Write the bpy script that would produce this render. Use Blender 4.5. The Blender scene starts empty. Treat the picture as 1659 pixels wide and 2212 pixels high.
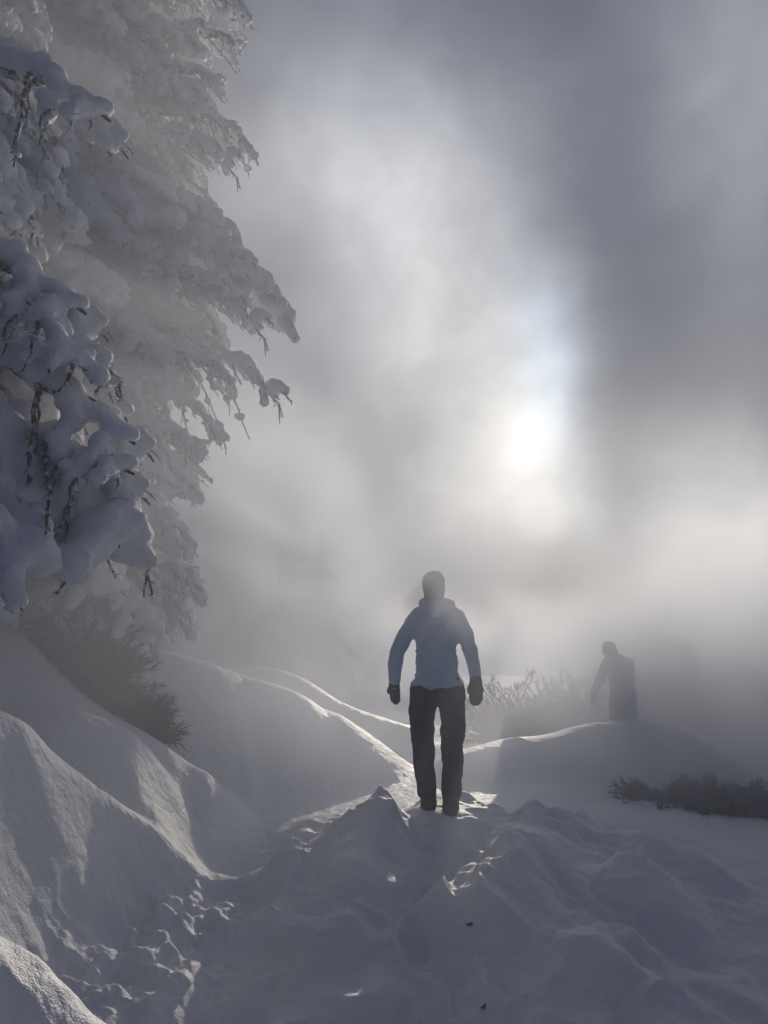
import bpy, bmesh, math, random
import numpy as np
from mathutils import Vector, Matrix

# ------------------------------------------------------------------ camera
scene = bpy.context.scene
COL = scene.collection
R = math.radians
FPX = 1597.0                      # focal length in units of a 1659 x 2212 frame
CAM_Z = 1.55
PITCH = math.atan((1320 - 1106) / FPX)
cd = bpy.data.cameras.new('camera')
cam = bpy.data.objects.new('camera', cd); COL.objects.link(cam)
cam.location = (0, 0, CAM_Z)
cam.rotation_euler = (math.pi / 2 + PITCH, 0, 0)
cd.sensor_fit = 'VERTICAL'
cd.sensor_height = 36.0
cd.lens = 36.0 * FPX / 2212.0
cd.clip_end = 500
scene.camera = cam

def at(X, Y, d):
    """a point at distance d (metres north of the camera) along the sight line of a picture position"""
    u = (X - 829.5) / FPX; v = (1106 - Y) / FPX
    t = d / (math.cos(PITCH) - v * math.sin(PITCH))
    return Vector((u * t, d, CAM_Z + t * (math.sin(PITCH) + v * math.cos(PITCH))))

def direction(X, Y):
    p = at(X, Y, 1.0) - Vector((0, 0, CAM_Z))
    return p.normalized()

# ------------------------------------------------------------------ sun, sky
SUN = direction(1150, 985)
sun_el = math.asin(SUN.z); sun_az = math.atan2(SUN.x, SUN.y)      # azimuth from north (+Y) towards east
sl = bpy.data.lights.new('sun', 'SUN'); sl.energy = 5.0; sl.angle = R(0.6); sl.color = (1.0, 0.89, 0.74)
sun = bpy.data.objects.new('sun', sl); COL.objects.link(sun)
sun.rotation_euler = (-SUN).to_track_quat('-Z', 'Y').to_euler()
sun.location = (4, 20, 8)

world = bpy.data.worlds.new('World'); scene.world = world; world.use_nodes = True
W = world.node_tree; W.nodes.clear()
def wn(t, **kw):
    n = W.nodes.new(t)
    for k, v in kw.items(): setattr(n, k, v)
    return n
def wl(a, b): W.links.new(a, b)
def wmath(op, a, b=None, c=None, clamp=False):
    n = wn('ShaderNodeMath', operation=op); n.use_clamp = clamp
    for i, s in enumerate((a, b, c)):
        if s is None: continue
        if isinstance(s, (int, float)): n.inputs[i].default_value = s
        else: wl(s, n.inputs[i])
    return n.outputs[0]
tc = wn('ShaderNodeTexCoord')
warp = wn('ShaderNodeTexNoise'); warp.inputs['Scale'].default_value = 2.2; warp.inputs['Detail'].default_value = 6
wl(tc.outputs['Generated'], warp.inputs['Vector'])
wsub = wn('ShaderNodeVectorMath', operation='SUBTRACT'); wl(warp.outputs['Color'], wsub.inputs[0]); wsub.inputs[1].default_value = (.5, .5, .5)
wsc = wn('ShaderNodeVectorMath', operation='SCALE'); wl(wsub.outputs[0], wsc.inputs[0]); wsc.inputs['Scale'].default_value = 0.30
wadd = wn('ShaderNodeVectorMath', operation='ADD'); wl(tc.outputs['Generated'], wadd.inputs[0]); wl(wsc.outputs[0], wadd.inputs[1])
wnrm = wn('ShaderNodeVectorMath', operation='NORMALIZE'); wl(wadd.outputs[0], wnrm.inputs[0])
DIRW = wnrm.outputs[0]; DIR0 = tc.outputs['Generated']

def lobe(X, Y, wx, wy, rot=0, src=None, power=1.0):
    """soft opening in the cloud round one direction; widths in degrees"""
    d = direction(X, Y)
    east = Vector((d.y, -d.x, 0)).normalized(); up = east.cross(d).normalized()
    a = R(rot)
    e = east * math.cos(a) + up * math.sin(a); u = -east * math.sin(a) + up * math.cos(a)
    tot = None
    for ax, w in ((e, wx), (u, wy)):
        n = wn('ShaderNodeVectorMath', operation='DOT_PRODUCT'); wl(src or DIRW, n.inputs[0]); n.inputs[1].default_value = ax
        q = wmath('DIVIDE', n.outputs['Value'], math.sin(R(w)))
        q = wmath('MULTIPLY', q, q)
        tot = q if tot is None else wmath('ADD', tot, q)
    n = wn('ShaderNodeVectorMath', operation='DOT_PRODUCT'); wl(src or DIRW, n.inputs[0]); n.inputs[1].default_value = d
    front = wmath('GREATER_THAN', n.outputs['Value'], 0.0)
    g = wmath('EXPONENT', wmath('MULTIPLY', tot, -1.0))
    return wmath('MULTIPLY', g, front)

sky = wn('ShaderNodeTexSky'); sky.sky_type = 'NISHITA'; sky.sun_disc = False
sky.sun_elevation = sun_el; sky.sun_rotation = sun_az
sky.air_density = 1.0; sky.dust_density = 0.3
acc = wn('ShaderNodeVectorMath', operation='SCALE'); wl(sky.outputs[0], acc.inputs[0]); acc.inputs['Scale'].default_value = 0.03
total = acc.outputs[0]
def add_col(total, fac, col, k):
    m = wn('ShaderNodeVectorMath', operation='SCALE'); m.inputs[0].default_value = col
    wl(wmath('MULTIPLY', fac, k), m.inputs['Scale'])
    a = wn('ShaderNodeVectorMath', operation='ADD'); wl(total, a.inputs[0]); wl(m.outputs[0], a.inputs[1])
    return a.outputs[0]
# overcast base everywhere, mottled by thick and thin cloud
cl = wn('ShaderNodeTexNoise'); cl.inputs['Scale'].default_value = 1.7; cl.inputs['Detail'].default_value = 5; cl.inputs['Distortion'].default_value = .6
wl(tc.outputs['Generated'], cl.inputs['Vector'])
base = wmath('MULTIPLY_ADD', cl.outputs['Fac'], 1.2, 0.4)
total = add_col(total, base, (0.16, 0.52, 2.05), 0.27)
LOBES = [
    (1140, 985, 2.8, 3.4, 0, DIR0, (1.0, .95, .86), 3.5),
    (1105, 990, 6.5, 8.5, 12, DIRW, (1.0, .96, .87), 5.4),
    (1185, 830, 3.4, 8.0, 2, DIRW, (.72, .92, 1.15), 4.0),
    (950, 760, 8.5, 15, 16, DIRW, (1.0, .97, .90), 4.2),
    (820, 960, 9, 10, 0, DIRW, (1.0, .97, .91), 1.3),
    (800, 400, 12.5, 13, -20, DIRW, (.94, .97, 1.0), 3.3),
    (1630, 180, 6, 12, 0, DIRW, (.98, 1.0, 1.0), 2.8),
    (1620, 1300, 7, 11, 0, DIRW, (1.0, .96, .90), 11.0),
    (1030, 1170, 10, 6, 0, DIRW, (1.0, .95, .86), 6.0),
]
fine = wn('ShaderNodeTexNoise'); fine.inputs['Scale'].default_value = 7.5; fine.inputs['Detail'].default_value = 7; fine.inputs['Roughness'].default_value = .55; fine.inputs['Distortion'].default_value = .2
wl(tc.outputs['Generated'], fine.inputs['Vector'])
FINE = wmath('MULTIPLY_ADD', fine.outputs['Fac'], 1.1, 0.45)
for X, Y, wx, wy, rot, src, c, k in LOBES:
    total = add_col(total, wmath('MULTIPLY', lobe(X, Y, wx, wy, rot, src), FINE), c, k*1.12)
bg = wn('ShaderNodeBackground'); wl(total, bg.inputs['Color']); bg.inputs['Strength'].default_value = 0.10
out = wn('ShaderNodeOutputWorld'); wl(bg.outputs[0], out.inputs['Surface'])

scene.view_settings.view_transform = 'Standard'
scene.view_settings.look = 'None'
scene.view_settings.exposure = 0.0
scene.view_settings.gamma = 1
scene.view_settings.use_curve_mapping = False
cy = scene.cycles
cy.max_bounces = 5; cy.diffuse_bounces = 3; cy.glossy_bounces = 2; cy.transmission_bounces = 2; cy.volume_bounces = 2
cy.volume_step_rate = 1.0; cy.volume_max_steps = 256
cy.sample_clamp_indirect = 4.0

# ------------------------------------------------------------------ helpers
def tag(o, label=None, cat=None, group=None, kind=None):
    if label: o['label'] = label
    if cat: o['category'] = cat
    if group: o['group'] = group
    if kind: o['kind'] = kind
    return o
def link(name, me, mat=None, parent=None, loc=None, rot=None):
    o = bpy.data.objects.new(name, me); COL.objects.link(o)
    if mat is not None:
        for m in (mat if isinstance(mat, (list, tuple)) else [mat]): me.materials.append(m)
    if parent is not None: o.parent = parent
    if loc is not None: o.location = loc
    if rot is not None: o.rotation_euler = rot
    return o
def thing(name, label, cat, loc=(0, 0, 0), rz=0, group=None):
    o = bpy.data.objects.new(name, None); COL.objects.link(o)
    o.location = loc; o.rotation_euler = (0, 0, rz); o.empty_display_size = .1
    return tag(o, label, cat, group)
def smooth(me):
    me.polygons.foreach_set('use_smooth', np.ones(len(me.polygons), bool)); me.update()

_rs = np.random.RandomState(7)
_perm = _rs.permutation(512).astype(np.int64); _perm = np.concatenate([_perm, _perm])
_grad = _rs.normal(size=(512, 3)); _grad /= np.linalg.norm(_grad, axis=1)[:, None]
def pnoise(x, y, z=None):
    """gradient noise, about -1..1"""
    x = np.asarray(x, float); y = np.asarray(y, float)
    z = np.zeros_like(x) if z is None else np.asarray(z, float)
    xi = np.floor(x).astype(np.int64); yi = np.floor(y).astype(np.int64); zi = np.floor(z).astype(np.int64)
    xf = x - xi; yf = y - yi; zf = z - zi
    u = xf**3*(xf*(xf*6-15)+10); v = yf**3*(yf*(yf*6-15)+10); w = zf**3*(zf*(zf*6-15)+10)
    r = 0
    for dx in (0, 1):
        for dy in (0, 1):
            for dz in (0, 1):
                h = _perm[(_perm[(_perm[(xi+dx) & 511] + yi + dy) & 511] + zi + dz) & 511]
                g = _grad[h]
                r = r + (g[..., 0]*(xf-dx)+g[..., 1]*(yf-dy)+g[..., 2]*(zf-dz)) * (u if dx else 1-u) * (v if dy else 1-v) * (w if dz else 1-w)
    return r * 1.5
def fbm(x, y, z=None, n=4, gain=.5):
    a = 1; s = 0; z = np.zeros_like(x) if z is None else z
    for i in range(n):
        s = s + a * pnoise(x*2**i + 17.3*i, y*2**i - 9.1*i, z*2**i + 3.7*i); a *= gain
    return s
def ridged(x, y, n=3):
    a = 1; s = 0; t = 0
    for i in range(n):
        s = s + a * (1 - np.abs(pnoise(x*2**i + 31.7*i, y*2**i + 11.9*i, np.full_like(x, 4.2+i)))*1.6)**2; t += a; a *= .5
    return s / t
def sstep(a, b, x):
    t = np.clip((x-a)/(b-a), 0, 1); return t*t*(3-2*t)

# ------------------------------------------------------------------ materials
def mat(name, col, rough=.8, spec=.3, build=None):
    m = bpy.data.materials.new(name); m.use_nodes = True
    b = m.node_tree.nodes['Principled BSDF']
    b.inputs['Base Color'].default_value = (*col, 1); b.inputs['Roughness'].default_value = rough
    b.inputs['Specular IOR Level'].default_value = spec
    if build: build(m.node_tree, b)
    return m
def nz(t, scale, detail=4, vec=None, rough=.5):
    n = t.nodes.new('ShaderNodeTexNoise'); n.inputs['Scale'].default_value = scale; n.inputs['Detail'].default_value = detail
    n.inputs['Roughness'].default_value = rough
    if vec is None:
        c = t.nodes.new('ShaderNodeTexCoord'); vec = c.outputs['Object']
    t.links.new(vec, n.inputs['Vector']); return n
def ramp(t, fac, stops):
    r = t.nodes.new('ShaderNodeValToRGB'); t.links.new(fac, r.inputs[0])
    e = r.color_ramp.elements
    while len(e) < len(stops): e.new(.5)
    for i, (p, c) in enumerate(stops): e[i].position = p; e[i].color = (*c, 1)
    return r
def bump(t, b, h, dist, strength=1.0, prev=None):
    n = t.nodes.new('ShaderNodeBump'); n.inputs['Distance'].default_value = dist; n.inputs['Strength'].default_value = strength
    t.links.new(h, n.inputs['Height'])
    if prev: t.links.new(prev.outputs[0], n.inputs['Normal'])
    t.links.new(n.outputs[0], b.inputs['Normal']); return n
def snow_build(grain, lump):
    def f(t, b):
        n0 = nz(t, 1.3, 3); r = ramp(t, n0.outputs['Fac'], [(.3, (.78, .81, .86)), (.7, (.88, .89, .91))])
        t.links.new(r.outputs[0], b.inputs['Base Color'])
        n1 = nz(t, 14, 4); n2 = nz(t, 160, 2)
        p = bump(t, b, n1.outputs['Fac'], lump)
        bump(t, b, n2.outputs['Fac'], grain, prev=p)
    return f
M_snow = mat('snow', (.85, .87, .9), .5, .42, snow_build(.005, .022))
M_treesnow = mat('tree_snow', (.85, .87, .9), .85, .12, snow_build(.006, .035))
def bark_build(t, b):
    n = nz(t, 40, 4); r = ramp(t, n.outputs['Fac'], [(.30, (.035, .03, .028)), (.48, (.14, .13, .125)), (.60, (.6, .62, .66))])
    t.links.new(r.outputs[0], b.inputs['Base Color']); bump(t, b, n.outputs['Fac'], .01)
M_bark = mat('frosted_bark', (.06, .05, .045), .9, .2, bark_build)
def needle_build(t, b):
    n = nz(t, 25, 3); r = ramp(t, n.outputs['Fac'], [(.4, (.03, .045, .035)), (.6, (.35, .38, .40)), (.7, (.7, .72, .76))])
    t.links.new(r.outputs[0], b.inputs['Base Color'])
M_needle = mat('frosted_needles', (.05, .06, .05), .8, .2, needle_build)
def cloth(c, c2, sc):
    def f(t, b):
        n = nz(t, sc, 3); r = ramp(t, n.outputs['Fac'], [(.35, c), (.65, c2)]); t.links.new(r.outputs[0], b.inputs['Base Color'])
        n2 = nz(t, 260, 2); bump(t, b, n2.outputs['Fac'], .001)
    return f
M_jacket = mat('blue_jacket_cloth', (.2, .28, .5), .75, .3, cloth((.42, .53, .68), (.48, .58, .72), 6))
M_trouser = mat('black_trouser_cloth', (.02, .02, .022), .8, .3, cloth((.015, .016, .018), (.03, .03, .032), 8))
M_glove = mat('dark_glove', (.03, .03, .03), .8, .3, cloth((.02, .02, .022), (.035, .034, .034), 20))
M_hat = mat('grey_knit', (.07, .065, .06), .95, .1, cloth((.05, .045, .042), (.08, .075, .07), 40))
M_boot = mat('boot_leather', (.03, .026, .024), .6, .4, cloth((.02, .018, .017), (.06, .055, .05), 12))
M_skin = mat('skin', (.45, .28, .2), .5, .4, cloth((.42, .26, .19), (.5, .31, .23), 9))
M_rock = mat('dark_rock', (.07, .062, .058), .9, .2, cloth((.05, .045, .042), (.10, .09, .082), 5))
M_brush = mat('dark_undergrowth', (.05, .042, .036), .9, .2, cloth((.03, .026, .022), (.075, .062, .05), 9))

# ------------------------------------------------------------------ snow ground
def spline(pts, n=5):
    P = [np.array(p, float) for p in pts]; P = [2*P[0]-P[1]] + P + [2*P[-1]-P[-2]]
    o = []
    for i in range(1, len(P)-2):
        for k in range(n):
            t = k/n
            o.append(.5*((2*P[i])+(-P[i-1]+P[i+1])*t+(2*P[i-1]-5*P[i]+4*P[i+1]-P[i+2])*t*t+(-P[i-1]+3*P[i]-3*P[i+1]+P[i+2])*t**3))
    o.append(P[-2]); return np.array(o)
# crest lines of the drifts (picture position, distance), slope towards the camera, slope away, rounding
RIDGES = [
    ([(-420,1420,4.0),(-200,1470,4.1),(0,1530,4.3),(100,1572,4.4),(200,1640,4.6),(300,1722,4.8),(380,1805,4.95),(440,1880,5.1),(500,1948,5.2)], 1.05, 1.2, .30),
    ([(-200,1500,5.6),(100,1523,5.7),(200,1540,5.75),(300,1590,5.8),(370,1680,5.9),(430,1800,6.0)], .75, 1.2, .28),
    ([(330,1665,6.5),(450,1690,6.6),(520,1730,6.7),(570,1800,6.8)], .6, 1.1, .25),
    ([(250,1380,7.9),(430,1418,8.2),(520,1450,8.4),(640,1490,8.5),(700,1530,8.6)], .75, .9, .2),
    ([(430,1440,9.6),(560,1437,9.6),(650,1460,9.6),(740,1515,9.6),(870,1560,9.8)], .8, .9, .2),
    ([(-300,1880,2.1),(-120,1950,2.3),(0,2040,2.4),(100,2112,2.45),(200,2225,2.5)], 1.15, 1.6, .08),
    ([(290,1885,5.0),(370,1896,5.0),(450,1925,4.95),(510,1948,4.9),(535,1943,4.9),(565,1896,5.0),(620,1842,5.1),(700,1790,5.25),(780,1730,5.4),(850,1690,5.5),(872,1738,5.5)], .50, 1.2, .08),
    ([(960,1742,5.8),(1100,1757,5.8),(1300,1818,5.8),(1450,1872,5.7),(1659,1935,5.6),(1900,2010,5.5)], .27, .8, .15),
    ([(1000,1620,8.6),(1090,1598,8.8),(1180,1588,9.0),(1300,1563,9.2),(1450,1568,9.2),(1600,1640,9.2),(1750,1720,9.2)], .5, .6, .3),
    ([(1400,1845,6.9),(1460,1805,7),(1520,1793,7),(1590,1815,7),(1659,1870,7),(1740,1960,7)], .9, 1.0, .15),
    ([(-250,1580,3.6),(-60,1595,3.7),(0,1640,3.75),(60,1780,3.8)], 1.25, 1.1, .25),
    ([(-260,1230,6.2),(0,1338,6.2),(75,1395,6.2),(130,1450,6.2),(220,1520,6.25),(330,1582,6.3),(420,1650,6.35)], .55, 1.4, .10),
]
VALLEY = [(530,1900,5.5),(560,1850,5.8),(590,1790,6.2),(620,1740,6.8)]
TRACK = [(120,2260,3.3),(190,2185,3.6),(250,2130,3.9),(330,2060,4.2),(380,2000,4.5),(460,1990,4.7)]
def base_height(x, y):
    z = np.full_like(x, -.16)
    s_ = 5.3-y; z -= .25*(np.sqrt(np.clip(s_, 0, 2.9)**2+.09)-.3)*(s_ > 0)      # falls towards the camera
    z -= .20 * np.clip(x-1.6, 0, 9) * .5                                # and away to the right
    z += .30 * np.clip(-x-1.6, 0, 6)                                     # rises to the left
    z += np.where(y > 6.5, -(y-6.5)*.045, 0)
    cx = .10 + (y-2.5)*.085
    w = 1.15
    z += .27*np.exp(-(np.abs(x-cx-.2)/w)**3) * sstep(6.6, 5.4, y)        # the mound that carries the path
    return z
def ridge_height(x, y):
    z = base_height(x, y)
    for pts, sf, sb, w in RIDGES:
        P = spline([tuple(at(*p)) for p in pts], 4)
        best = np.full_like(x, 1e9); zr = np.zeros_like(x); sy = np.zeros_like(x)
        for a, b in zip(P[:-1], P[1:]):
            dx, dy = b[0]-a[0], b[1]-a[1]; L2 = dx*dx+dy*dy+1e-9
            t = np.clip(((x-a[0])*dx+(y-a[1])*dy)/L2, 0, 1)
            px = a[0]+t*dx; py = a[1]+t*dy
            d = (x-px)**2+(y-py)**2
            s = dx*(y-a[1])-dy*(x-a[0])                                # >0: beyond the line (lines run left to right)
            m = d < best
            best = np.where(m, d, best); zr = np.where(m, a[2]+t*(b[2]-a[2]), zr); sy = np.where(m, s, sy)
        d = np.sqrt(best)
        sl_ = np.where(sy > 0, sb, sf)
        zz = zr - sl_*(np.sqrt(d*d+w*w)-w) - .10*d*d*np.where(sy > 0, 1, .3)
        k = .04
        h = np.clip(.5+.5*(zz-z)/k, 0, 1)
        z = z*(1-h)+zz*h+k*h*(1-h)
    # the hollows left of the mound, where the old track runs: cut down to their beds
    for pts, hw, sl, sr in ((TRACK, .24, 1.5, .9), (VALLEY, .16, .9, 1.0)):
        P = spline([tuple(at(*p)) for p in pts], 4)
        best = np.full_like(x, 1e9); zr = np.zeros_like(x); sy = np.zeros_like(x)
        for a, b in zip(P[:-1], P[1:]):
            dx, dy = b[0]-a[0], b[1]-a[1]; L2 = dx*dx+dy*dy+1e-9
            t = np.clip(((x-a[0])*dx+(y-a[1])*dy)/L2, 0, 1)
            d = (x-a[0]-t*dx)**2+(y-a[1]-t*dy)**2; s = dx*(y-a[1])-dy*(x-a[0]); m = d < best
            best = np.where(m, d, best); zr = np.where(m, a[2]+t*(b[2]-a[2]), zr); sy = np.where(m, s, sy)
        d = np.maximum(0, np.sqrt(best)-hw)
        lim = zr + d*np.where(sy > 0, sl, sr)+.6*d*d
        k = .06
        h = np.clip(.5+.5*(lim-z)/k, 0, 1)
        z = lim*(1-h)+z*h-k*h*(1-h)
    return z
def coarse_rows(a, b, n): return np.exp(np.linspace(math.log(a), math.log(b), n))
YN = np.concatenate([np.linspace(-5, 1.3, 40)[:-1], coarse_rows(1.3, 10.5, 800)[:-1], coarse_rows(10.5, 48, 90)])
def col_s():
    a = np.linspace(-.66, .66, 860)
    l = -.66 - (np.linspace(1, 0, 70, endpoint=False)**1.8)*1.9
    return np.concatenate([l, a, -l[::-1]])
SN = col_s()
def smooth1(g, n):
    for _ in range(n):
        g = g.copy(); g[1:-1] = (g[:-2]+2*g[1:-1]+g[2:])/4; g[:, 1:-1] = (g[:, :-2]+2*g[:, 1:-1]+g[:, 2:])/4
    return g
def widen(y): return np.sqrt(y*y+4.0)
YY, SS = np.meshgrid(YN, SN, indexing='ij')
XX = SS*np.where(YY > 0, np.sqrt(YY**2+.6), np.sqrt(.6+0*YY))
XX = XX*np.where(YY < 1.3, 1+(1.3-YY)*.6, 1)
# shape on every third line, filled in between
ri = np.unique(np.append(np.arange(0, len(YN), 3), len(YN)-1)); ci = np.unique(np.append(np.arange(0, len(SN), 3), len(SN)-1))
Zc = smooth1(ridge_height(XX[np.ix_(ri, ci)], YY[np.ix_(ri, ci)]), 4)
tmp = np.array([np.interp(np.arange(len(YN)), ri, Zc[:, j]) for j in range(len(ci))]).T
ZZ = np.array([np.interp(np.arange(len(SN)), ci, tmp[i]) for i in range(len(YN))])
Z_shape = ZZ.copy()

def gmask(cx, cyy, rx, ry, p=2): return np.exp(-(((XX-cx)/rx)**2+((YY-cyy)/ry)**2)**(p/2))
near = sstep(12, 7, YY)
ZZ += .05*fbm(XX*.8, YY*.8, n=2)*sstep(2.0, 5.5, np.abs(XX)+.25*YY)
cxm = .10+(YY-2.5)*.085
onm = np.exp(-(np.abs(XX-cxm-.35)/1.5)**4)*sstep(6.6, 5.9, YY)
wx = XX+.22*pnoise(XX*1.6, YY*1.6); wy = YY+.22*pnoise(XX*1.6+9, YY*1.6+3)
# soft heaps thrown up beside the path, overlapping like scales
heap = np.clip(pnoise(wx*2.1, wy*1.5, np.full_like(wx, 7.7)), -.25, 1)
ZZ += onm*.31*heap
heap2 = np.clip(pnoise(wx*4.3+3, wy*3.2, np.full_like(wx, 2.1)), -.1, 1)
ZZ += onm*.10*heap2
# wind-carved steps on the right-hand slope, running down to the right
ZZ += onm*.05*(ridged(wx*2.4+1, wy*3.2, 2)-.45)
rs = sstep(.5, 1.3, XX-cxm)*sstep(6.6, 5.6, YY)
saw = (wy*1.5+.75*wx+.5*pnoise(wx*.9, wy*.9)) % 1.0
ZZ += rs*.07*(sstep(0, .8, saw)-sstep(.82, 1.0, saw)-.4)*(.3+np.clip(pnoise(XX*.9+3, YY*1.6), 0, 1))
# scaly crest left of the figure
bm_ = np.exp(-(((XX+.35)/.5)**2+((YY-5.3)/.45)**2))
ZZ += bm_*.09*(ridged(wx*3+wy*1.5, wy*7-wx*3, 2)-.4)
# trodden groove up the middle
dm = (XX-cxm-.05)/.28
groove = np.exp(-dm**2)*sstep(6.4, 5.4, YY)
ZZ += -.14*groove + .05*np.exp(-((np.abs(dm)-1.9)/.6)**2)*sstep(5.9, 5.2, YY)
def clods(x, y, sc, seed):
    n = pnoise(x*sc, y*sc, np.full_like(x, seed)); m = pnoise(x*sc*2.2, y*sc*2.2, np.full_like(x, seed+2.))
    return np.clip(n*1.3+.35*m, -.3, 1)
tA = at(380, 2005, 4.45); tB = at(250, 2140, 3.9)
trk = np.maximum(gmask(tA.x, tA.y, .42, .5, 3), gmask(tB.x, tB.y, .42, .42, 3))
ZZ += trk*(.10*clods(XX, YY, 3.6, 1.)+.05*clods(XX, YY, 9, 5.)+.012*fbm(XX*22, YY*22, n=2)+.03)
for _k, _y in enumerate(np.arange(3.7, 5.5, .27)):
    _s = 1 if _k % 2 else -1; _x = .10+(_y-2.5)*.085+.05+_s*.13
    _q = ((XX-_x+.03*pnoise(XX*9, YY*9, np.full_like(XX, _k)))/.075)**2+((YY-_y)/.15)**2
    ZZ += -.05*np.exp(-_q**2)+.018*np.exp(-((np.sqrt(_q)-1.35)/.3)**2)
pathm = np.exp(-((XX-cxm-.1)/.55)**2)*sstep(6.6, 5.8, YY)*sstep(4.2, 5.0, YY)
ZZ += pathm*(.022*clods(XX, YY, 7, 2.)+.014*ridged(wx*4, wy*7, 2))
bank = sstep(-.75, -1.1, XX/np.maximum(YY, .5)*2.2)*sstep(5.0, 4.0, YY)*sstep(1.2, 2.2, YY)
ZZ += bank*(.012*(ridged(XX*1.2+YY*.5, YY*.8-XX*.2, 2)-.5))
far = sstep(9.5, 14, YY)
ZZ += far*(.35*fbm(XX*.28, YY*.28, n=3))
ZZ += near*(.007*fbm(XX*8, YY*8, n=3)+.0018*fbm(XX*40, YY*40, n=2))

_p = at(948, 1741, 5.65); _d = np.hypot(XX-_p.x, (YY-_p.y)*.8); _m = np.argmin(_d)
ZZ += (_p.z-ZZ.flat[_m])*np.exp(-(_d/.8)**2)
_w = np.exp(-(_d/.27)**4)*.85; ZZ = ZZ*(1-_w)+(_p.z+.12*(YY-_p.y)*0)*_w
nr, nc = ZZ.shape
V = np.stack([XX, YY, ZZ], -1).reshape(-1, 3).astype(np.float32)
ii = np.arange(nr*nc).reshape(nr, nc)
F = np.stack([ii[:-1, :-1], ii[:-1, 1:], ii[1:, 1:], ii[1:, :-1]], -1).reshape(-1, 4)
me = bpy.data.meshes.new('snow_ground')
me.vertices.add(len(V)); me.vertices.foreach_set('co', V.ravel())
me.loops.add(F.size); me.loops.foreach_set('vertex_index', F.ravel().astype(np.int32))
me.polygons.add(len(F)); me.polygons.foreach_set('loop_start', np.arange(0, F.size, 4, dtype=np.int32))
me.polygons.foreach_set('loop_total', np.full(len(F), 4, np.int32))
me.update(calc_edges=True); smooth(me)
tag(link('snow_ground', me, M_snow), 'deep wind-carved snow with drifts and a trodden ridge path', kind='structure')

def ground(x, y):
    j = np.abs(YN-y).argmin()
    return float(np.interp(x, XX[j], ZZ[j]))

# ------------------------------------------------------------------ lumpy surfaces grown from blobs
_ico = bmesh.new(); bmesh.ops.create_icosphere(_ico, subdivisions=2, radius=1)
ICO_V = np.array([v.co for v in _ico.verts]); ICO_F = np.array([[v.index for v in f.verts] for f in _ico.faces]); _ico.free()
_ico = bmesh.new(); bmesh.ops.create_icosphere(_ico, subdivisions=1, radius=1)
ICO1_V = np.array([v.co for v in _ico.verts]); ICO1_F = np.array([[v.index for v in f.verts] for f in _ico.faces]); _ico.free()
def mesh_np(name, V, F):
    me = bpy.data.meshes.new(name); me.from_pydata(V.tolist(), [], F.tolist()); me.update(); return me
def remeshed(name, V, F, voxel, smooth_n=2, disp=0, dscale=8):
    me = mesh_np(name+'_raw', V, F)
    o = bpy.data.objects.new('tmp', me); COL.objects.link(o)
    m = o.modifiers.new('r', 'REMESH'); m.mode = 'VOXEL'; m.voxel_size = voxel
    if smooth_n:
        s = o.modifiers.new('s', 'SMOOTH'); s.factor = .5; s.iterations = smooth_n
    dg = bpy.context.evaluated_depsgraph_get(); dg.update()
    out = bpy.data.meshes.new_from_object(o.evaluated_get(dg)); out.name = name
    bpy.data.objects.remove(o); bpy.data.meshes.remove(me)
    if disp:
        n = len(out.vertices); co = np.empty(n*3); out.vertices.foreach_get('co', co); co = co.reshape(-1, 3)
        nm = np.empty(n*3); out.vertices.foreach_get('normal', nm); nm = nm.reshape(-1, 3)
        co += nm*(disp*fbm(co[:, 0]*dscale, co[:, 1]*dscale, co[:, 2]*dscale, n=3))[:, None]
        out.vertices.foreach_set('co', co.ravel())
    smooth(out); return out
def blobs(sph, hi=True):
    """sph: rows of centre xyz, radii xyz"""
    IV, IF = (ICO_V, ICO_F) if hi else (ICO1_V, ICO1_F)
    S = np.array(sph, float)
    V = (IV[None]*S[:, None, 3:6]+S[:, None, :3]).reshape(-1, 3)
    F = (IF[None]+(np.arange(len(S))*len(IV))[:, None, None]).reshape(-1, 3)
    return V, F
def capsule(path, n=10):
    """path rows: x y z ra rb (half widths across x and y); returns blobs closely packed along it"""
    P = np.array(path, float); out = []
    for a, b in zip(P[:-1], P[1:]):
        L = np.linalg.norm(b[:3]-a[:3]); k = max(2, int(L/(.28*min(a[3:].min(), b[3:].min())))+1)
        for t in np.linspace(0, 1, k, endpoint=True):
            q = a+(b-a)*t; out.append([q[0], q[1], q[2], q[3], q[4], min(q[3], q[4])])
    return out
def tube(bm, pts, rad, seg=6, mi=0):
    rings = []
    for i, p in enumerate(pts):
        d = (pts[min(i+1, len(pts)-1)]-pts[max(i-1, 0)])
        d = d.normalized() if d.length > 1e-6 else Vector((0, 0, 1))
        a = d.cross(Vector((0.13, .21, 1))).normalized(); b = d.cross(a)
        rings.append([bm.verts.new(p+(a*math.cos(2*math.pi*k/seg)+b*math.sin(2*math.pi*k/seg))*rad[i]) for k in range(seg)])
    for r0, r1 in zip(rings[:-1], rings[1:]):
        for k in range(seg):
            f = bm.faces.new((r0[k], r0[(k+1) % seg], r1[(k+1) % seg], r1[k])); f.material_index = mi; f.smooth = True
    for r, rev in ((rings[0], True), (rings[-1], False)):
        f = bm.faces.new(r[::-1] if rev else r); f.material_index = mi

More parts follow.
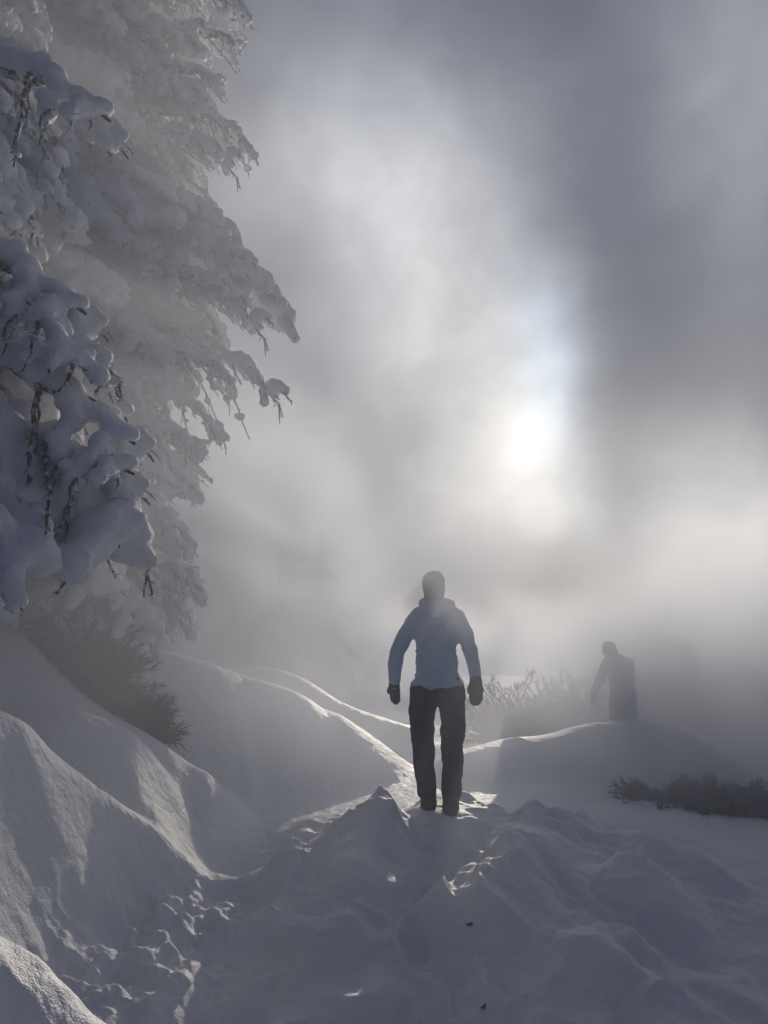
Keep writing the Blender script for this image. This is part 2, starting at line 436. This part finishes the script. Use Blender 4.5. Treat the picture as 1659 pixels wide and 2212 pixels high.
# ------------------------------------------------------------------ snow-laden spruce limbs
def limb_meshes(seed, L, droop, heavy, voxel):
    """a spruce limb along +X: bark, twigs and needles in one mesh, its load of snow in another"""
    rnd = random.Random(seed)
    bm = bmesh.new(); sph = []
    N = 16
    def axis(t): return Vector((L*t*(1-.16*t*t), .10*L*math.sin(t*3+seed), L*(.10*t-droop*t**1.8)))
    pts = [axis(i/N)+Vector((0, rnd.uniform(-.012, .012), rnd.uniform(-.012, .012)))*L for i in range(N+1)]
    tube(bm, pts, [.028*L*(1-i/N)**.8+.004 for i in range(N+1)], 7)
    def needles(p, q, n, ln):
        d = (q-p)
        for _ in range(n):
            t = rnd.random(); o = p+d*t
            v = Vector((rnd.gauss(0, 1), rnd.gauss(0, 1), rnd.gauss(-.3, 1))).normalized()*ln*rnd.uniform(.6, 1.2)+d.normalized()*ln*.7
            s = v.cross(Vector((rnd.random(), rnd.random(), rnd.random()))).normalized()*.0025
            a, b, c = bm.verts.new(o-s), bm.verts.new(o+s), bm.verts.new(o+v)
            f = bm.faces.new((a, b, c)); f.material_index = 1
    def load(p, r, up=.45):
        s = r*rnd.uniform(.75, 1.3)
        sph.append([p.x+rnd.uniform(-.3, .3)*r, p.y+rnd.uniform(-.3, .3)*r, p.z+r*up, s*rnd.uniform(.9, 1.35), s*rnd.uniform(.9, 1.3), s*rnd.uniform(.6, .95)])
    for i in range(1, 46):
        t = i/45
        if t > (.93 if heavy > .9 else .84) and rnd.random() < .75: continue
        p = axis(t); r = heavy*(.095*(1-.55*t))*(.6+.7*abs(math.sin(seed*1.7+t*9)))
        load(p, r)
        if rnd.random() < .5: load(p+Vector((0, rnd.uniform(-.08, .08), 0)), r*.8, .2)
    ntw = 17
    for k in range(ntw):
        t = .14+.84*(k+rnd.uniform(-.3, .3))/ntw; t = min(t, .99)
        p0 = axis(t)
        side = 1 if k % 2 else -1
        tl = L*(.36*(1-t)**.7+.10)*rnd.uniform(.7, 1.2)
        ang = R(rnd.uniform(35, 65)); bare = rnd.random() < .22
        d = Vector((math.cos(ang), side*math.sin(ang), 0))
        dr = rnd.uniform(.35, 1.0)
        n = 8; q = []
        for j in range(n+1):
            s = j/n
            q.append(p0+d*tl*s*(1-.25*s)+Vector((rnd.uniform(-.01, .01), rnd.uniform(-.01, .01), -dr*tl*s**1.6+rnd.uniform(-.008, .008))))
        tube(bm, q, [.010*(1-.7*j/n) for j in range(n+1)], 5)
        for j in range(n): needles(q[j], q[j+1], 5, .022)
        if not bare:
            m = int(tl/.03)
            for j in range(m):
                s = (j+1)/m
                if s > (.85 if heavy > .9 else .7) and rnd.random() < .7: continue
                if rnd.random() < .12: continue
                a = q[min(int(s*n), n-1)]; b = q[min(int(s*n)+1, n)]; p = a.lerp(b, s*n-int(s*n))
                load(p, heavy*.052*(1-.4*s)*rnd.uniform(.7, 1.25), .25)
        # secondary hanging sprays
        for s in (.35, .6, .85):
            if rnd.random() < .35: continue
            a = q[int(s*n)]; dl = tl*rnd.uniform(.2, .45)
            dd = Vector((rnd.uniform(-.2, .5), side*rnd.uniform(-.2, .4), -rnd.uniform(.6, 1.2))).normalized()
            q2 = [a+dd*dl*j/4+Vector((rnd.uniform(-.008, .008), rnd.uniform(-.008, .008), 0)) for j in range(5)]
            tube(bm, q2, [.006, .005, .004, .003, .002], 4)
            for j in range(4): needles(q2[j], q2[j+1], 3, .02)
            if rnd.random() < .75:
                for j in range(1, 4):
                    load(q2[j], heavy*.036*rnd.uniform(.7, 1.2), 0)
    me = bpy.data.meshes.new('branch'); bm.to_mesh(me); bm.free()
    me.materials.append(M_bark); me.materials.append(M_needle)
    V, F = blobs(sph, hi=False)
    sn = remeshed('snow_load', V, F, voxel, 2, .020, 13)
    sn.materials.append(M_treesnow)
    return me, sn
LIMBS = [limb_meshes(11, 1.5, .42, 1.3, .019), limb_meshes(23, 1.5, .62, 1.35, .019), limb_meshes(37, 1.5, .30, 1.15, .018),
         limb_meshes(41, 1.5, .80, 1.5, .02), limb_meshes(59, 1.5, .50, .95, .017), limb_meshes(67, 1.5, .55, 1.5, .02),
         limb_meshes(71, 1.5, .45, .62, .014), limb_meshes(83, 1.5, .60, .75, .015), limb_meshes(97, 1.5, .20, .60, .014)]
NK = 6   # the first six kinds carry full loads, the last three are wind-swept

def trunk_mesh(h, r, lean=(0, 0), seed=0):
    rnd = random.Random(seed); bm = bmesh.new(); n = 14
    pts = [Vector((lean[0]*i/n*h+rnd.uniform(-.02, .02), lean[1]*i/n*h, h*i/n-.3)) for i in range(n+1)]
    tube(bm, pts, [r*(1-.85*i/n) for i in range(n+1)], 10)
    me = bpy.data.meshes.new('trunk'); bm.to_mesh(me); bm.free(); me.materials.append(M_bark); return me
def spruce(name, label, loc, h, r, limbs, group=None, lean=(0, 0), seed=1):
    """limbs: rows of height, azimuth (deg, 0 = +X), size, pitch, kind"""
    t = thing(name, label, 'tree', loc, 0, group)
    link('trunk', trunk_mesh(h, r, lean, seed), None, t)
    for (z, az, s, pitch, k) in limbs:
        b = bpy.data.objects.new('branch', LIMBS[k][0]); COL.objects.link(b); b.parent = t
        b.location = (lean[0]*z, lean[1]*z, z); b.rotation_euler = (R(random.Random(z*7+az).uniform(-14, 14)), R(-pitch), R(az)); b.scale = (s, s, s)
        c = bpy.data.objects.new('snow_load', LIMBS[k][1]); COL.objects.link(c); c.parent = b
    return t
def whorl(h, z0, lmax, lmin, n, seed, az0=-180, az1=180, p0=0, p1=15):
    rnd = random.Random(seed); o = []
    for i in range(n):
        f = (i+.5)/n; z = z0+(h-z0-.2)*f
        l = (lmax+(lmin-lmax)*f)*rnd.uniform(.8, 1.12)
        az = az0+(az1-az0)*((i*.381966) % 1.0)+rnd.uniform(-8, 8)
        o.append((z, az, l/1.5, rnd.uniform(p0, p1), rnd.randrange(NK)))
    return o
# the near tree: limbs reach in from the left edge of the picture
T1 = Vector((-3.25, 4.3, .9))
T1L = []
for X, Y, d, p, k in [(285,255,3.5,-16,8),(240,662,3.4,-18,8),(352,925,3.5,-22,8),(335,890,3.7,-4,6),(320,1030,3.6,2,8),(240,1170,3.4,-6,0),(130,1230,3.3,0,1),(210,560,3.8,-20,6)]:
    tip = at(X, Y, d)-T1; ln_ = math.hypot(tip.x, tip.y); s_ = ln_/(1.5*.84)/max(.8, math.cos(R(p)))
    T1L.append((tip.z+{8:.10,6:.35,0:.32,1:.52}[k]*1.5*s_-math.sin(R(p))*ln_, math.degrees(math.atan2(tip.y, tip.x)), s_, p, k))
spruce('snowy_spruce', 'nearest snow-laden spruce reaching its long dark-lined boughs in over the left bank', T1, 7.6, .14,
       T1L+whorl(7.6, 1.25, 1.6, .95, 60, 3, -105, 75), seed=2)
T2 = Vector((-3.35, 7.2, .9))
T2L = []
for X, Y, k, p in [(575,45,6,8),(570,108,8,2),(540,20,7,5),(548,212,8,4),(592,322,6,5),(560,270,8,6),(545,415,7,12),(505,440,6,5),(520,365,8,8),(575,560,4,4),(600,620,7,6),(652,700,1,4),(600,700,6,10),(640,650,4,12),(610,760,7,12),(640,880,7,10),(560,860,6,4),(520,980,8,0),(540,940,6,0),(470,1270,2,5),(450,1180,7,4),(480,1230,8,4),(430,1350,0,14),(440,1320,6,8)]:
    tip = at(X, Y, 7.2)-T2; dr = {0:.32,1:.52,2:.20,3:.70,4:.40,5:.45,6:.35,7:.50,8:.10}[k]; s_ = .87*tip.x/(1.5*.84)
    T2L.append((tip.z+dr*1.5*s_-math.sin(R(p))*tip.x, (X*7) % 13-6, s_, p, k))

spruce('snowy_spruce', 'tall snow-laden spruce whose ragged bough tips stand out against the bright mist', T2, 9.3, .18,
       T2L+whorl(9.3, .8, 1.85, 1.5, 92, 9, -150, 90), seed=5)
T3 = Vector((-5.2, 5.8, 1.0))
spruce('snowy_spruce', 'snow-laden spruce filling the gap behind the nearest tree at the left edge', T3, 9.0, .18,
       whorl(9.0, 1.3, 2.5, 1.5, 78, 14, -120, 60), seed=6)


def bush_mesh(seed, rx, ry, rz, n, m):
    rnd = random.Random(seed); bm = bmesh.new()
    for i in range(n):
        a = rnd.uniform(0, 2*math.pi); el = rnd.uniform(.05, 1.1)
        d = Vector((math.cos(a)*math.cos(el)*rx, math.sin(a)*math.cos(el)*ry, math.sin(el)*rz))
        o = Vector((rnd.uniform(-.35, .35)*rx, rnd.uniform(-.35, .35)*ry, -.05)); e = rnd.uniform(.72, 1.0)
        q = [o+d*e*j/6+Vector((rnd.uniform(-.02, .02), rnd.uniform(-.02, .02), -.18*rz*(j/6)**2)) for j in range(7)]
        tube(bm, q, [.014*(1-.8*j/6) for j in range(7)], 4)
        for j in range(1, 6):
            for _ in range(16):
                t = rnd.random(); p = q[j].lerp(q[j+1], t)
                v = Vector((rnd.gauss(0, 1), rnd.gauss(0, 1), rnd.gauss(0, 1))).normalized()*.075+(q[j+1]-q[j]).normalized()*.05
                s = v.cross(Vector((rnd.random(), rnd.random(), rnd.random()))).normalized()*.009
                bm.faces.new((bm.verts.new(p-s), bm.verts.new(p+s), bm.verts.new(p+v)))
    me = bpy.data.meshes.new('twigs'); bm.to_mesh(me); bm.free(); me.materials.append(m); return me
def bush(label, c, r, n, seed, snow=0, name='dwarf_pine', cat='bush', group=None):
    t = thing(name, label, cat, c, 0, group)
    link('twigs', bush_mesh(seed, *r, n, M_brush), None, t)
    if snow:
        rnd = random.Random(seed+1); sp = []
        for i in range(snow):
            a = rnd.uniform(0, 6.28); q = rnd.uniform(0, .8)
            x, y = math.cos(a)*q*r[0], math.sin(a)*q*r[1]; z = r[2]*(.85*math.sqrt(max(0, 1-q*q))+rnd.uniform(-.08, .05))
            k = rnd.uniform(.12, .25)*r[0]*.6; sp.append([x, y, z, k*1.8, k*1.6, k*.7])
        V, F = blobs(sp); me = remeshed('snow_cap', V, F, .05, 3, .02, 5); me.materials.append(M_treesnow); link('snow_cap', me, None, t)
    return t
def onground(X, Y, d):
    p = at(X, Y, d); return (p.x, p.y, ground(p.x, p.y)-.03)
bush('dark dwarf pine thicket showing under the left-hand spruces behind the snow bank', tuple(at(165, 1500, 6.6)), (.62, .4, 1.05), 260, 5)
bush('lower dark pine scrub trailing down beside the left-hand snow bank under the spruces', tuple(at(262, 1575, 6.6)), (.48, .3, .5), 160, 15)
bush('small dark twigs added for the shaded underside of the rounded drift behind the walker', tuple(at(680, 1665, 8.1)-Vector((0, 0, .05))), (.5, .3, .22), 50, 6)  # dark twigs stand in for the shade under the drift
bush('low dark dwarf pine mat in the hollow of the right-hand slope', (at(1530, 1760, 7.7).x, 7.7, ground(at(1530, 1760, 7.7).x, 7.7)-.1), (1.05, .5, .55), 520, 7)
bush('broad tall pine scrub fading in the mist right of the walker', onground(1130, 1600, 12.6), (1.4, .8, 1.9), 260, 8)
bush('rounded pine scrub in the mist between the walker and the bent figure', onground(1250, 1590, 12.8), (1.2, .8, 1.8), 190, 9)
def far_spruce(label, X, d, h, seed, lmax=1.3, n=None):
    p = at(X, 1500, d); z = ground(p.x, p.y)-.1
    return spruce('snowy_spruce', label, (p.x, p.y, z), h, .10, whorl(h, .3, lmax, .3, n or int(h*12), seed, -180, 180, -25, 5), 'spruces standing in the mist beyond the path', seed=seed)
far_spruce('mist-faded spruce behind the left-hand drifts, nearest the big spruces', 600, 15.5, 3.9, 31)
far_spruce('mist-faded spruce behind the left-hand drifts, nearer the walker', 690, 20, 4.6, 32)
far_spruce('slim mist-faded spruce at the right beyond the bent figure', 1490, 16.0, 2.3, 33, .6, 50)
0 and far_spruce('mist-faded spruce just right of the walker beyond the scrub', 1090, 18, 4.0, 34, 1.2)
# ------------------------------------------------------------------ person
def person_meshes():
    v = .012
    out = {}
    def mk(name, sph, m, vox=.011, sm=3, disp=.0, ds=8):
        V, F = blobs(sph); me = remeshed(name, V, F, vox, sm, disp, ds); me.materials.append(m); out[name] = me
    # +Y is the way the figure walks (away from the camera); x to the right; z up
    sk = capsule([(-.02, .0, 1.46, .055, .06), (-.022, .01, 1.56, .058, .066)])
    sk += [[-.024, .02, 1.635, .078, .098, .115], [-.024, .055, 1.59, .052, .055, .06],
           [-.024, .118, 1.625, .012, .016, .022],                       # nose
           [-.024, .105, 1.578, .024, .012, .010],                       # mouth
           [-.102, .015, 1.63, .010, .022, .032], [.054, .015, 1.63, .010, .022, .032],   # ears
           [-.05, .098, 1.65, .014, .012, .012], [.002, .098, 1.65, .014, .012, .012]]    # brows and eyes
    sk += capsule([(-.0, 0, 1.42, .15, .09), (0, 0, 1.2, .13, .09), (0, 0, 1.0, .14, .1)])
    sk += capsule([(-.17, 0, 1.40, .05, .05), (-.31, -.01, 1.12, .04, .04), (-.325, .03, .93, .028, .032), (-.325, .04, .87, .03, .025)])
    sk += capsule([(.16, 0, 1.40, .05, .05), (.265, -.01, 1.12, .04, .04), (.30, .03, .95, .028, .032), (.30, .04, .88, .03, .025)])
    sk += capsule([(-.10, 0, .92, .08, .08), (-.11, .01, .5, .055, .055), (-.078, 0, .10, .045, .045)])
    sk += capsule([(.10, 0, .92, .08, .08), (.10, .01, .5, .055, .055), (.08, -.1, .08, .045, .045)])
    mk('body', sk, M_skin, .009, 1)
    # jacket
    j = capsule([(-.005, .0, 1.405, .165, .095), (-.005, .0, 1.30, .178, .115), (-.008, 0, 1.15, .163, .118), (-.008, 0, 1.02, .172, .12), (-.005, 0, .925, .195, .13), (-.003, 0, .905, .205, .134)])
    j = [b[:5]+[.045] for b in j]
    j += [[-.0, -.01, 1.43, .15, .085, .05], [-.13, 0, 1.415, .075, .075, .07], [.125, 0, 1.415, .075, .075, .07]]
    j += capsule([(-.145, 0, 1.40, .075, .08), (-.235, -.01, 1.27, .066, .07), (-.305, -.015, 1.15, .06, .064), (-.322, .02, 1.00, .053, .056), (-.322, .04, .925, .046, .05)])
    j += capsule([(.14, 0, 1.40, .075, .08), (.205, -.01, 1.27, .066, .07), (.25, -.015, 1.15, .058, .062), (.275, .02, 1.03, .050, .054), (.285, .035, .965, .044, .05)])
    mk('jacket', j, M_jacket, .010, 7, .012, 8)
    # folded hood and collar
    c = []
    for a in range(0, 360, 20):
        ca, sa = math.cos(R(a)), math.sin(R(a))
        c.append([-.012+.088*ca, .005+.075*sa, 1.50-.02*sa*-1, .042, .04, .042])
    c += [[.03, -.085, 1.485, .11, .05, .05], [-.06, -.085, 1.465, .085, .045, .045], [.01, -.10, 1.44, .08, .035, .06], [.085, -.05, 1.50, .05, .045, .04]]
    mk('hood', c, M_jacket, .009, 3, .005, 20)
    # trousers
    t = capsule([(-.0, 0, .90, .185, .115), (-.0, 0, .80, .195, .125)])
    t = [b[:5]+[.05] for b in t]
    t += capsule([(-.105, 0, .85, .110, .115), (-.118, 0, .68, .098, .105), (-.114, .01, .48, .090, .095), (-.098, .0, .28, .080, .084), (-.086, -.01, .14, .074, .080), (-.082, -.01, .155, .070, .078)])
    t += capsule([(.105, 0, .85, .105, .115), (.110, -.01, .68, .097, .105), (.101, -.02, .48, .090, .094), (.094, -.06, .28, .080, .084), (.084, -.09, .14, .072, .078), (.080, -.10, .155, .070, .076)])
    mk('trousers', t, M_trouser, .010, 2, .014, 7.5)
    for s, dy, nm in ((-1, 0, 'boot_a'), (1, -.1, 'boot_b')):
        x = -.076 if s < 0 else .077
        b = [[x, dy-.02, .05, .064, .066, .05], [x, dy+.04, .045, .060, .08, .045], [x, dy+.12, .035, .048, .07, .036], [x, dy+.17, .03, .040, .04, .028]]
        b += capsule([(x, dy-.01, .06, .064, .066), (x, dy-.01, .13, .060, .062)])
        b += [[x, dy+yy, .008, .048, .05, .012] for yy in (-.04, 0, .04, .08, .12, .16)]
        mk(nm, b, M_boot, .008, 1, .002, 20)
    # gloves: left hand with loose fingers, right hand in a mitten
    g = [[-.325, .04, .90, .045, .042, .03], [-.323, .045, .865, .046, .028, .05]]
    for k, (fx, ln) in enumerate(((-.030, .072), (-.010, .088), (.010, .092), (.029, .075))):
        g += capsule([(-.321+fx, .045, .845, .0125, .014), (-.318+fx, .056, .845-ln*.55, .0115, .013), (-.313+fx*.9, .074, .845-ln, .010, .011)])
    g += capsule([(-.350, .06, .885, .016, .014), (-.368, .078, .855, .015, .013), (-.368, .09, .832, .012, .011)])
    mk('glove', g, M_glove, .0065, 1)
    g = [[.287, .035, .955, .047, .052, .035], [.290, .04, .915, .053, .044, .045], [.292, .045, .86, .060, .040, .06], [.290, .05, .805, .056, .036, .055], [.285, .052, .775, .045, .030, .038]]
    g += capsule([(.262, .06, .90, .022, .02), (.247, .085, .86, .021, .019), (.245, .095, .835, .017, .016)])
    mk('mitten', g, M_glove, .007, 2)
    h = [[-.024, .005, 1.665, .092, .112, .088], [-.022, -.03, 1.60, .086, .085, .075], [-.02, .0, 1.715, .070, .080, .038]]
    mk('knit_hat', h, M_hat, .008, 2, .003, 30)
    hr = [[-.024, -.055, 1.555, .075, .045, .05], [-.07, -.02, 1.56, .03, .05, .05], [.022, -.02, 1.56, .03, .05, .05]]
    mk('hair', hr, M_hat, .008, 1, .004, 40)
    return out
PM = person_meshes()
pf = at(948, 1738, 5.65)
gz = min(ground(pf.x-.07, pf.y), ground(pf.x+.08, pf.y-.1))
def person(label, loc, rz=0, names=('body', 'jacket', 'hood', 'trousers', 'boot_a', 'boot_b', 'glove', 'mitten', 'knit_hat', 'hair')):
    p = thing('person', label, 'person', loc, rz)
    body = None
    for n in names:
        me = PM[n]
        o = bpy.data.objects.new('boot' if n.startswith('boot') else n, me); COL.objects.link(o); o.parent = p
    return p
P1 = person('walker in light blue jacket and black trousers seen from behind on the snow ridge', (pf.x, pf.y, gz-.02))

def bent_figure():
    out = []
    def mk(name, sph, m, vox=.012, sm=3):
        V, F = blobs(sph); me = remeshed(name, V, F, vox, sm, .005, 12); me.materials.append(m); out.append(me)
    sk = capsule([(-.07, .07, 1.34, .055, .055), (-.11, .11, 1.42, .052, .055)])
    sk += [[-.12, .12, 1.45, .085, .09, .105], [-.19, .16, 1.43, .02, .018, .018]]
    sk += capsule([(0, 0, .92, .13, .10), (-.0, .03, 1.1, .13, .10), (-.05, .06, 1.28, .15, .10)])
    sk += capsule([(-.17, .06, 1.27, .05, .05), (-.27, .10, 1.05, .042, .042), (-.33, .16, .90, .03, .03), (-.345, .17, .83, .04, .022)])
    sk += capsule([(-.07, 0, .9, .08, .08), (-.07, .03, .5, .055, .055), (-.07, 0, .09, .045, .045)])
    sk += capsule([(.07, 0, .9, .08, .08), (.08, .03, .5, .055, .055), (.08, 0, .09, .045, .045)])
    mk('body', sk, M_skin, .010, 1)
    j = capsule([(.0, 0, .86, .175, .13), (.005, .02, 1.02, .165, .14), (.0, .04, 1.18, .17, .14), (-.04, .06, 1.30, .155, .12)])
    j += [[.04, -.03, 1.22, .12, .12, .15]]
    j += capsule([(-.16, .06, 1.29, .08, .08), (-.26, .10, 1.08, .066, .066), (-.325, .15, .93, .052, .052)])
    j += capsule([(.11, .06, 1.29, .08, .08), (.15, .14, 1.06, .066, .066), (.10, .24, .95, .052, .052)])
    mk('jacket', j, M_graycoat)
    t = capsule([(-.0, 0, .90, .165, .12), (-.0, 0, .82, .17, .125)])
    t += capsule([(-.085, 0, .85, .095, .11), (-.085, .03, .48, .085, .09), (-.085, 0, .10, .07, .075)])
    t += capsule([(.085, 0, .85, .095, .11), (.085, .03, .48, .085, .09), (.085, 0, .10, .07, .075)])
    mk('trousers', t, M_trouser)
    for x in (-.085, .085):
        mk('boot', capsule([(x, -.02, .05, .052, .06), (x, .12, .04, .045, .06)])+capsule([(x, -.02, .05, .055, .06), (x, -.02, .15, .05, .055)]), M_boot, .009, 1)
    g = [[-.335, .165, .88, .042, .035, .05], [-.345, .17, .835, .036, .026, .04]]
    for k in range(4): g += capsule([(-.32-.016*k, .17, .82, .010, .011), (-.325-.017*k, .178, .78-.006*(k % 3), .009, .009)])
    g += capsule([(-.31, .19, .87, .014, .013), (-.295, .205, .83, .012, .011)])
    mk('glove', g, M_glove, .006, 1)
    mk('glove', [[v[0]+.42, v[1]+.10, v[2]+.03]+v[3:] for v in g], M_glove, .006, 1)
    mk('knit_hat', [[-.115, .115, 1.50, .096, .10, .075], [-.10, .10, 1.45, .09, .095, .08], [-.06, .05, 1.38, .09, .08, .05]], M_hat)
    return out
M_graycoat = mat('grey_jacket_cloth', (.1, .1, .11), .8, .3, cloth((.30, .31, .33), (.38, .38, .40), 6))
p2 = at(1345, 1500, 9.75)
P2 = thing('person', 'faint figure in dark trousers beyond the snow hump, fading into the mist', 'person', (p2.x, p2.y, p2.z-.90))
for me in bent_figure():
    o = link(me.name.split('.')[0], me, None, P2)

# dark crumbs lying on the snow
def crumb(label, X, Y, guess, r, seed, m, cat, name, stretch=(1.6, 1, .6)):
    rnd = np.random.RandomState(seed)
    # walk along the sight line until it meets the snow
    d = guess
    for d in np.linspace(2.5, 7, 400):
        p = at(X, Y, d)
        if p.z < ground(p.x, p.y): break
    V = ICO_V*(1+.35*rnd.randn(len(ICO_V), 1)*.5)*np.array(stretch)*r
    V += .25*r*np.sin(ICO_V[:, [1, 2, 0]]*4+seed)
    me = mesh_np(name, V, ICO_F); me.materials.append(m)
    o = link(name, me, None, loc=(p.x, p.y, ground(p.x, p.y)+r*.25), rot=(0, 0, seed)); return tag(o, label, cat)
crumb('small dark flake of bark lying on the shaded snow in the foreground', 1016, 2005, 4, .014, 3, M_bark, 'bark', 'bark_chip')
crumb('dark bit of broken twig half sunk in the snow at the lower edge', 1045, 2180, 4, .012, 4, M_bark, 'twig', 'twig_piece', (2.4, .7, .5))
crumb('small snow lump casting a shadow just behind the heels of the walker', 925, 1782, 5, .022, 5, M_snow, 'snow lump', 'snow_lump', (1.2, 1, .8))

# ------------------------------------------------------------------ haze
def box(name, lo, hi, m):
    lo, hi = Vector(lo), Vector(hi)
    bm = bmesh.new(); bmesh.ops.create_cube(bm, size=1)
    for v in bm.verts: v.co = Vector((lo[i]+(v.co[i]+.5)*(hi[i]-lo[i]) for i in range(3)))
    me = bpy.data.meshes.new(name); bm.to_mesh(me); bm.free(); return link(name, me, m)
hm = bpy.data.materials.new('haze'); hm.use_nodes = True; ht = hm.node_tree; ht.nodes.clear()
pv = ht.nodes.new('ShaderNodeVolumePrincipled'); pv.inputs['Color'].default_value = (.88, .93, 1.0, 1)
pv.inputs['Density'].default_value = .017; pv.inputs['Anisotropy'].default_value = .05
ho = ht.nodes.new('ShaderNodeOutputMaterial'); ht.links.new(pv.outputs[0], ho.inputs['Volume'])
zmin = float(ZZ.min()); xm = float(np.abs(XX).max())
hb = box('haze', (-xm-2, -8, zmin-1), (xm+2, 50, 10.6), hm)
tag(hb, 'pale even mist filling the air', kind='stuff')

def mist_bank(label, c, r, dens, scale=1.0, thr=.45, rz=0, aniso=.45, col=(.88, .92, 1.0), seed=0.):
    m = bpy.data.materials.new('drifting_mist'); m.use_nodes = True; t = m.node_tree; t.nodes.clear()
    def N(k): return t.nodes.new(k)
    def M(op, a, b=None, c_=None, clamp=False):
        n = N('ShaderNodeMath'); n.operation = op; n.use_clamp = clamp
        for i, s in enumerate((a, b, c_)):
            if s is None: continue
            if isinstance(s, (int, float)): n.inputs[i].default_value = s
            else: t.links.new(s, n.inputs[i])
        return n.outputs[0]
    tc = N('ShaderNodeTexCoord')
    ln = N('ShaderNodeVectorMath'); ln.operation = 'LENGTH'; t.links.new(tc.outputs['Object'], ln.inputs[0])
    fall = M('SUBTRACT', 1.0, M('MULTIPLY', ln.outputs['Value'], ln.outputs['Value']), clamp=True)
    fall = M('POWER', fall, 1.3)
    gp = N('ShaderNodeNewGeometry')
    ad = N('ShaderNodeVectorMath'); ad.operation = 'ADD'; t.links.new(gp.outputs['Position'], ad.inputs[0]); ad.inputs[1].default_value = (seed, seed*.7, seed*1.3)
    nn = N('ShaderNodeTexNoise'); nn.inputs['Scale'].default_value = scale; nn.inputs['Detail'].default_value = 2.5; nn.inputs['Distortion'].default_value = .7
    t.links.new(ad.outputs[0], nn.inputs['Vector'])
    q = M('MULTIPLY', M('SUBTRACT', nn.outputs['Fac'], thr), 5.0, clamp=True)
    d = M('MULTIPLY', M('MULTIPLY', q, fall), dens)
    p = N('ShaderNodeVolumePrincipled'); p.inputs['Color'].default_value = (*col, 1); p.inputs['Anisotropy'].default_value = aniso
    t.links.new(d, p.inputs['Density'])
    o = N('ShaderNodeOutputMaterial'); t.links.new(p.outputs[0], o.inputs['Volume'])
    me = mesh_np('mist_bank', ICO_V*1.04, ICO_F)
    b = link('mist_bank', me, m, loc=c, rot=(0, 0, R(rz))); b.scale = r
    m.cycles.volume_step_rate = 1.0
    tag(b, label, kind='stuff'); return b
mist_bank('pale mist swirling behind the walking person', (-3.1, 10.8, 2.2), (3.4, 3.4, 4.2), 1.0, .45, .42, seed=3)
mist_bank('thin puff of mist round the head of the walking person', (.42, 5.0, 1.80), (.8, .5, .55), 1.4, .6, .15, aniso=.3, seed=8)
mist_bank('thin veil of mist between the camera and the walking person', (.45, 4.5, 1.15), (1.9, .85, 1.7), .13, .5, .1, aniso=.3, seed=18)
mist_bank('low mist drifting over the right-hand slope', (5.2, 9.7, .6), (3.8, 3.4, 2.7), .48, .40, .34, seed=12)
mist_bank('thin ground mist over the drifts behind the walking person', (.8, 8.0, .1), (6.5, 1.7, 1.1), .26, .5, .25, seed=27)
mist_bank('mist hanging against the left-hand spruces', (-2.3, 4.6, 3.2), (2.4, 2.2, 4.4), .30, .45, .30, aniso=.15, seed=21)
mist_bank('thick mist closing off the far slope at the left', (-8.5, 19.5, .5), (9.5, 7.5, 5.5), 1.3, .25, .36, seed=33)
mist_bank('thick mist closing off the far slope at the right', (12.5, 19, 0), (8.5, 7, 4.0), .22, .25, .36, seed=37)
mist_bank('thick low mist over the far slope in the middle', (2, 24, -.8), (10, 8, 3.4), .75, .55, .42, seed=41)
mist_bank('mist drifting low behind the pine scrub', (5.4, 13.8, .2), (3.4, 2.6, 2.4), .45, .5, .33, seed=45)
mist_bank('tall bank of cloud added beyond the left-hand drifts to shade them', (-4.2, 19, 2.2), (5.2, 4, 4.6), 1.2, .3, .33, aniso=.3, seed=51)  # added to hold sun off the left-hand mist, spruce and drifts
mist_bank('thin mist in front of the pine scrub right of the walking person', (3.3, 10.2, .6), (1.6, 1.5, 1.6), .7, .6, .25, aniso=.35, seed=71)
mist_bank('bright ground mist lying over the right-hand drifts', (3.9, 7.9, .6), (3.3, 1.7, 2.0), .75, .5, .30, aniso=.35, seed=61)
mist_bank('ground mist in the hollow between the spruces and the walking person', (-2.2, 7.3, .7), (2.7, 1.4, 1.7), .55, .6, .30, aniso=.35, seed=66)
